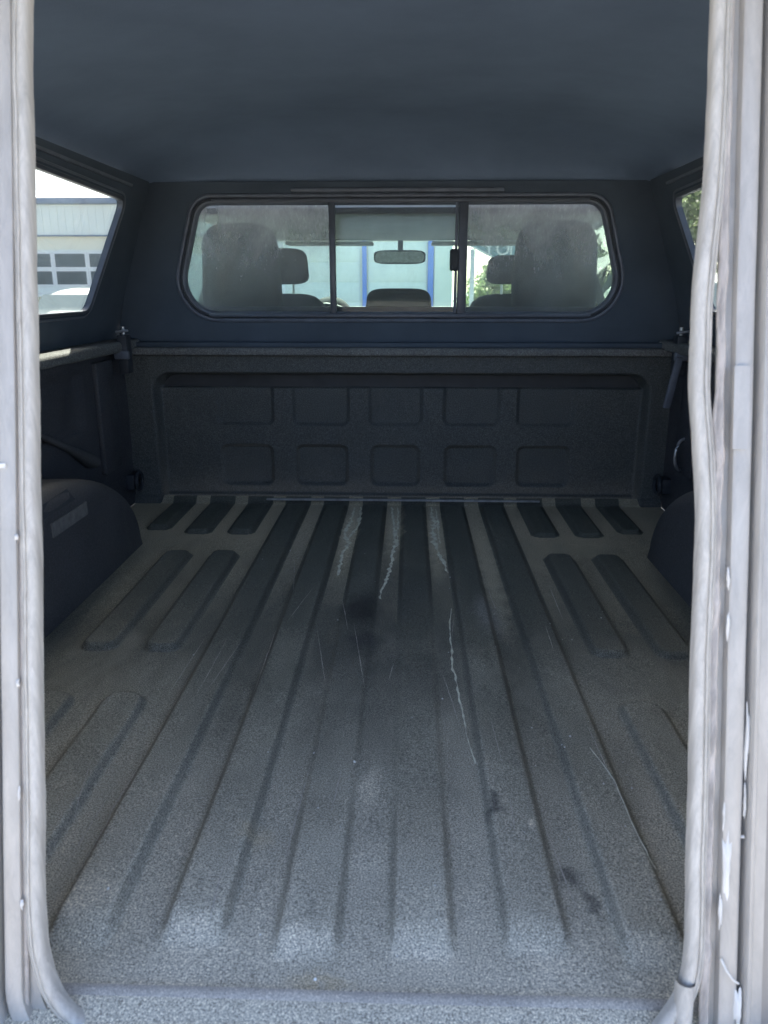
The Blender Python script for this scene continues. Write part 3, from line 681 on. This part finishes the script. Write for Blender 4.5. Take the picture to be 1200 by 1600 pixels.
# smeared sealant bead down the right jamb
bp = [(.2905, s) for s in np.linspace(-.01, .93, 190)]; vs, fs = [], []
for i, (u, s) in enumerate(bp):
    n1 = noise.noise(Vector((0, 0, s*9))); n2 = noise.noise(Vector((3, 0, s*40))); n3 = noise.noise(Vector((7, 0, s*23)))
    wdt = .0042+.0022*n1+.0014*n2
    for k, (o, h) in enumerate(((-1.0, 0), (-.7, .8), (-.2, .3+n3), (.2, 1.0+n2), (.7, .6), (1.1, 0))):
        vs.append(mpR(u+.001+o*wdt+.0015*n3+.0006*noise.noise(Vector((k*5, 0, s*90))), s, .0005+.0052*max(0, h)*(1+.5*n1)))
for i in range(len(bp)-1):
    for k in range(5): a = i*6+k; fs.append((a, a+1, a+7, a+6))
link('sealant_bead', vs, fs, 'bead', df, smooth=True)
# narrow bead on the left
vs, fs = [], []
for i, s in enumerate(np.linspace(-.0, .93, 120)):
    n1 = noise.noise(Vector((9, 0, s*12)))
    for k, (o, h) in enumerate(((-.002, 0), (-.001, .002), (.001, .0024+.001*n1), (.0024, 0))): vs.append(mpR(-.3172+o+.0006*n1, s, .0005+h))
for i in range(119):
    for k in range(3): a = i*4+k; fs.append((a, a+1, a+5, a+4))
link('sealant_bead', vs, fs, 'bead', df, smooth=True)
def blob(u, s, w, h, t=.003, seed=0, nm='caulk_blob', mat='caulk', z=.0078, tilt=0.):
    vs, fs = [], []; n = 18; rings_ = 4
    for r in range(rings_+1):
        q = r/rings_
        for k in range(n):
            an = 2*math.pi*k/n; rr = (1+.75*noise.noise(Vector((math.cos(an)*1.6, math.sin(an)*1.6, seed*3.1)))+.25*noise.noise(Vector((math.cos(an)*5, math.sin(an)*5, seed*1.7))))*q
            du = w*math.cos(an)*rr; ds = h*math.sin(an)*rr
            vs.append(mpR(u+du+tilt*ds, s+ds, z+t*(1-q*q)-.0006))
    for r in range(rings_):
        for k in range(n): a = r*n+k; b = r*n+(k+1) % n; fs.append((a, b, b+n, a+n))
    return link(nm, vs, fs, mat, df, smooth=True)
blob(.3050, .152, .0042, .026, .003, 1); blob(.3015, .195, .0012, .010, .002, 2); blob(.3005, .108, .0014, .016, .002, 3)
blob(.3180, .022, .0034, .022, .004, 4); blob(.3200, .262, .0018, .035, .003, 5, z=.006); blob(.3195, .205, .0013, .012, .003, 6, z=.006)
blob(.3000, .40, .0012, .009, .002, 8); blob(.3010, .36, .0014, .012, .002, 9); blob(.3185, .175, .0022, .0015, .002, 10, z=.006)
blob(-.3180, .43, .0016, .003, .002, 11); blob(-.3185, .30, .0016, .004, .002, 12); blob(-.3185, .20, .0014, .006, .002, 13); blob(-.317, .10, .0013, .005, .002, 14)
tube('loose_sealant_thread', [mpR(.3015, .068, .009), mpR(.3055, .059, .012), mpR(.3105, .052, .013), mpR(.3165, .047, .010)], .0010, 'caulk', df, 6)
# flat strike plate on the right jamb and the seam bar on the left
bx = [(.2995, .5105), (.3122, .5105), (.3122, .581), (.2995, .581)]
slab('strike_plate', rounded_poly(bx, .001, 2), .004, lambda u, v, h: mpR(u, v, h+.0108), 'flange', df)
slab('frame_joint', [(-.3405, .4905), (-.3262, .4905), (-.3262, .4945), (-.3405, .4945)], .002, lambda u, v, h: mpR(u, v, h+.0095), 'caulk', df)
# torn cuff where the seal ends meet
cf = [(.2640, .036), (.2675, .048), (.2745, .0455), (.2745, -.02), (.255, -.02), (.2585, .01)]
vs, fs = [], []
for i, s in enumerate(np.linspace(-.02, .045, 10)):
    q = i/9
    for k in range(8):
        an = -.6+(math.pi+1.0)*k/7; u0 = .2625+.0035*q
        vs.append(mpR(u0+.0068-.0082*math.cos(an), s+.003*noise.noise(Vector((k, 0, 1)))*q, .0045+.0105*math.sin(an)))
for i in range(9):
    for k in range(7): a = i*8+k; fs.append((a, a+1, a+9, a+8))
link('seal_cuff', vs, fs, 'seal', df, smooth=True)

# ================================================================== outside: garage building ahead
gb = thing('garage_building', 'long pale single storey garage building with blue trim and glazed doors', 'building', (-5, 22, GZ))
def gpart(o): o.location = Vector((5, -22, -GZ)) if o.parent is gb else o.location; return o
BY = 22.0
bw = gpart(box('wall', -16, 1.18, BY, BY+9, GZ, 2.78, 'cream_wall', gb))
gpart(box('eave', -16.2, 1.3, BY-.25, BY+9.2, 2.76, 2.92, 'eave', gb, bev=.02))
gpart(box('fascia', -16.1, 1.22, BY-.10, BY+.01, 1.98, 2.755, 'white_wall', gb))
fas = box('fascia_lip', -16.1, 1.22, BY-.14, BY+.0, 1.945, 1.979, 'eave', bw)
x = -16.05
k = 0
while x < 1.15 and k < 90:
    box('cladding_rib', x, x+.05, BY-.118, BY-.098, 1.985, 2.75, 'white_wall', bw); x += .21; k += 1
for px, ww in ((-1.20, .06), (.60, .08)): gpart(box('blue_pilaster', px-ww, px+ww, BY-.12, BY+.01, GZ, 1.94, 'blue', gb, bev=.01))
gpart(box('white_pier', .70, 1.19, BY-.08, BY+.01, GZ, 1.94, 'white_wall', gb))
def garage_door(x0, x1, zt, glazed, pw=None):
    d = gpart(box('garage_door', x0, x1, BY-.03, BY+.01, GZ+.02, zt, 'white_wall', gb))
    n = 5; hh = (zt-GZ)/n
    for i in range(n):
        z0 = GZ+.03+i*hh; z1 = z0+hh-.02
        if not (glazed and i in (3, 4)): box('door_panel', x0+.03, x1-.03, BY-.05, BY-.028, z0, z1, 'white_wall', d, bev=.006)
    if glazed:
        nn = max(1, round((x1-x0)/.96))
        for r_ in range(2):
            for c in range(nn):
                a = x0+(x1-x0)*c/nn; b = x0+(x1-x0)*(c+1)/nn; z0 = .64+r_*.46
                fr_ = [(a+.005, z0), (b-.005, z0), (b-.005, z0+.45), (a+.005, z0+.45)]
                inn = [(a+.06, z0+.05), (b-.06, z0+.05), (b-.06, z0+.40), (a+.06, z0+.40)]
                holed('door_window_frame', fr_, inn, .03, mpY(BY-.06), 'white', d)
                slab('door_window_pane', inn, .006, mpY(BY-.045), 'dark_pane', d)
garage_door(-11.70, -7.86, 1.60, True); garage_door(-15.8, -12.3, 1.60, True)
garage_door(-3.9, -1.32, 1.78, False); garage_door(-1.10, .50, 1.78, False)
bm = bmesh.new(); box_bm(bm, -7.4, -4.2, BY-.02, BY+.01, -.2, 1.5, .01); gpart(bm_obj('blank_panel', bm, 'white_wall', gb))

# sign with lettering right of the building
sg = thing('roadside_sign', 'teal sign board with white lettering reading YOI beside the garage', 'sign', (2.45, 19.6, GZ))
def sgp(o): o.location = Vector((-2.45, -19.6, -GZ)) if o.parent is sg else o.location; return o
brd = sgp(slab('board', [(1.45, 1.62), (2.05, 1.33), (3.6, 1.26), (3.6, 2.1), (1.45, 2.1)], .08, mpY(19.6), 'teal', sg))
slab('board_edge', [(1.45, 1.575), (2.05, 1.285), (3.6, 1.215), (3.6, 1.262), (2.05, 1.332), (1.45, 1.622)], .10, mpY(19.58), 'white', brd)
for px in (1.55, 3.5): sgp(box('post', px-.05, px+.05, 19.62, 19.70, GZ, 1.5, 'steel', sg))
for ch, px in (('Y', 1.80), ('O', 2.08), ('I', 2.40)):
    cu = bpy.data.curves.new('letter', 'FONT'); cu.body = ch; cu.size = .42; cu.extrude = .01
    to = bpy.data.objects.new('tmp', cu); COL.objects.link(to); dg = bpy.context.evaluated_depsgraph_get()
    me = bpy.data.meshes.new_from_object(to.evaluated_get(dg)); bpy.data.objects.remove(to)
    me.transform(Matrix.Translation((px, 19.50, 1.36)) @ Matrix.Rotation(math.pi/2, 4, 'X')); me.materials.clear(); me.materials.append(M['white'])
    lo_ = bpy.data.objects.new('letter', me); COL.objects.link(lo_); lo_.parent = brd

# ------------------------------------------------------------------ parked car in front of the garage
car = thing('parked_car', 'pale car parked in front of the glazed garage door, left of the truck', 'car', (-5.95, 14.5, GZ), math.radians(4))
sec = [(-2.15, .55, .62), (-2.05, .80, .76), (-1.2, .92, .84), (-.55, 1.36, .66), (.1, 1.455, .60), (.9, 1.44, .58), (1.55, 1.10, .70), (2.1, .98, .76), (2.2, .6, .72)]
vs, fs = [], []
for (y, zt, hw) in sec:
    for (ux, uz) in ((-1.0, 0), (-1.02, .35), (-1.0, .62), (-.93, .86), (-.72, .97), (-.3, 1.0), (.3, 1.0), (.72, .97), (.93, .86), (1.0, .62), (1.02, .35), (1.0, 0)):
        low = uz < .6; vs.append((ux*(.86 if low else hw), y, .22+(zt-.22)*uz if not low else .22+(min(zt, .92)-.22)*uz))
m = 12
for i in range(len(sec)-1):
    for j in range(m-1): a = i*m+j; fs.append((a, a+1, a+m+1, a+m))
    fs.append((i*m, (i+1)*m, (i+1)*m+m-1, i*m+m-1))
fs.append(tuple(range(m))); fs.append(tuple(range((len(sec)-1)*m, len(sec)*m)))
cb = link('body', vs, fs, 'car', car, smooth=True, auto=.7)
link('rear_window', [(-.60, -1.16, .89), (.60, -1.16, .89), (.50, -.60, 1.33), (-.50, -.60, 1.33)], [(0, 1, 2, 3)], 'pale_pane', car).location = (0, -.02, .02)
link('windscreen', [(-.60, 1.52, 1.12), (.60, 1.52, 1.12), (.50, .95, 1.40), (-.50, .95, 1.40)], [(3, 2, 1, 0)], 'dark_pane', car).location = (0, .02, .03)
for sx in (-1, 1):
    link('side_window', [(sx*.875, -.9, .96), (sx*.875, 1.2, .96), (sx*.70, .85, 1.34), (sx*.74, -.45, 1.30)], [(0, 1, 2, 3)], 'dark_pane', car)
    box('tail_light', *sorted((sx*.55, sx*.78)), -2.17, -2.08, .66, .76, 'plastic', car, bev=.02)
    for yy in (-1.35, 1.35):
        bm = bmesh.new(); bmesh.ops.create_cone(bm, cap_ends=True, segments=24, radius1=.32, radius2=.32, depth=.2, matrix=Matrix.Translation((sx*.78, yy, .32)) @ Matrix.Rotation(math.pi/2, 4, 'Y'))
        wh = bm_obj('wheel', bm, 'tyre', car)
        bm = bmesh.new(); bmesh.ops.create_cone(bm, cap_ends=True, segments=20, radius1=.19, radius2=.19, depth=.21, matrix=Matrix.Translation((sx*.78, yy, .32)) @ Matrix.Rotation(math.pi/2, 4, 'Y'))
        bm_obj('rim', bm, 'steel', wh)

car2 = car.copy(); COL.objects.link(car2); car2.location = (2.55, 7.6, GZ); car2.rotation_euler = (0, 0, math.radians(-8)); car2.scale = (1.06, 1.06, 1.12)
car2['label'] = 'pale car seen through the right corner of the cab, ahead of the truck'
for ch in list(car.children):
    c = ch.copy(); COL.objects.link(c); c.parent = car2
    for gch in ch.children: d = gch.copy(); COL.objects.link(d); d.parent = c

# ------------------------------------------------------------------ trees and shrubs
def tree(x, y, h, r, n, label, cat='tree', mat='leaf', leaf=.10, low=.18, seed=1, name='leafy_tree', group=None):
    rs = random.Random(seed); t = thing(name, label, cat, (x, y, GZ), 0, group)
    if h > 2.2:
        tr = tube('trunk', [(0, 0, 0), (.04, .02, h*.25), (-.02, .03, h*.5), (.03, 0, h*.8)], [.14, .11, .08, .03], 'bark', t, 9)
        for k in range(7):
            a = k*2.4; z0 = h*(.25+.07*k); tube('limb', [(0, 0, z0), (math.cos(a)*r*.4, math.sin(a)*r*.4, z0+h*.10), (math.cos(a)*r*.75, math.sin(a)*r*.75, z0+h*.18)], [.05, .03, .012], 'bark', tr, 6)
    cl = []
    for _ in range(46):
        while True:
            p = Vector((rs.uniform(-1, 1), rs.uniform(-1, 1), rs.uniform(-1, 1)))
            if p.length < 1: break
        cl.append((Vector((p.x*r, p.y*r, h*(low+(1-low)*(p.z+1)/2))), r*rs.uniform(.16, .34)))
    vs, fs = [], []
    for i in range(n):
        c, cr_ = rs.choice(cl); d = Vector((rs.gauss(0, 1), rs.gauss(0, 1), rs.gauss(0, .8))); d = d.normalized()*cr_*rs.random()**.4
        p = c+d; s = leaf*rs.uniform(.5, 1.2); u = Vector((rs.gauss(0, 1), rs.gauss(0, 1), rs.gauss(0, .6))).normalized(); v = u.orthogonal().normalized(); v.rotate(Matrix.Rotation(rs.random()*6, 3, u))
        b0 = len(vs); vs += [p-u*s, p+v*s*.5, p+u*s, p-v*s*.5]; fs.append((b0, b0+1, b0+2, b0+3))
    link('crown', vs, fs, mat, t); return t
tree(6.6, 16.5, 5.6, 2.0, 5200, 'tall loose green tree seen through the right cap window', seed=3, leaf=.11)
tree(10.2, 22, 7.0, 3.0, 8000, 'darker tree standing behind the tall loose one at far right', seed=4, leaf=.14)
tree(3.9, 24.5, 4.6, 1.7, 7000, 'rounded tree behind the lettered sign', seed=5, leaf=.11)
tree(2.2, 20.4, 2.15, .95, 7000, 'pale green bushy shrub under the lettered sign', 'shrub', 'leaf2', .06, .02, 6, 'bushy_shrub')
tree(5.0, 20.8, 2.5, 1.3, 6000, 'broad green shrub between the sign and the tall tree', 'shrub', 'leaf', .07, .02, 8, 'broad_shrub')
tree(7.8, 14.0, 1.7, 1.2, 5000, 'low shrub at the foot of the tall loose tree', 'shrub', 'leaf2', .06, .02, 9, 'low_shrub')
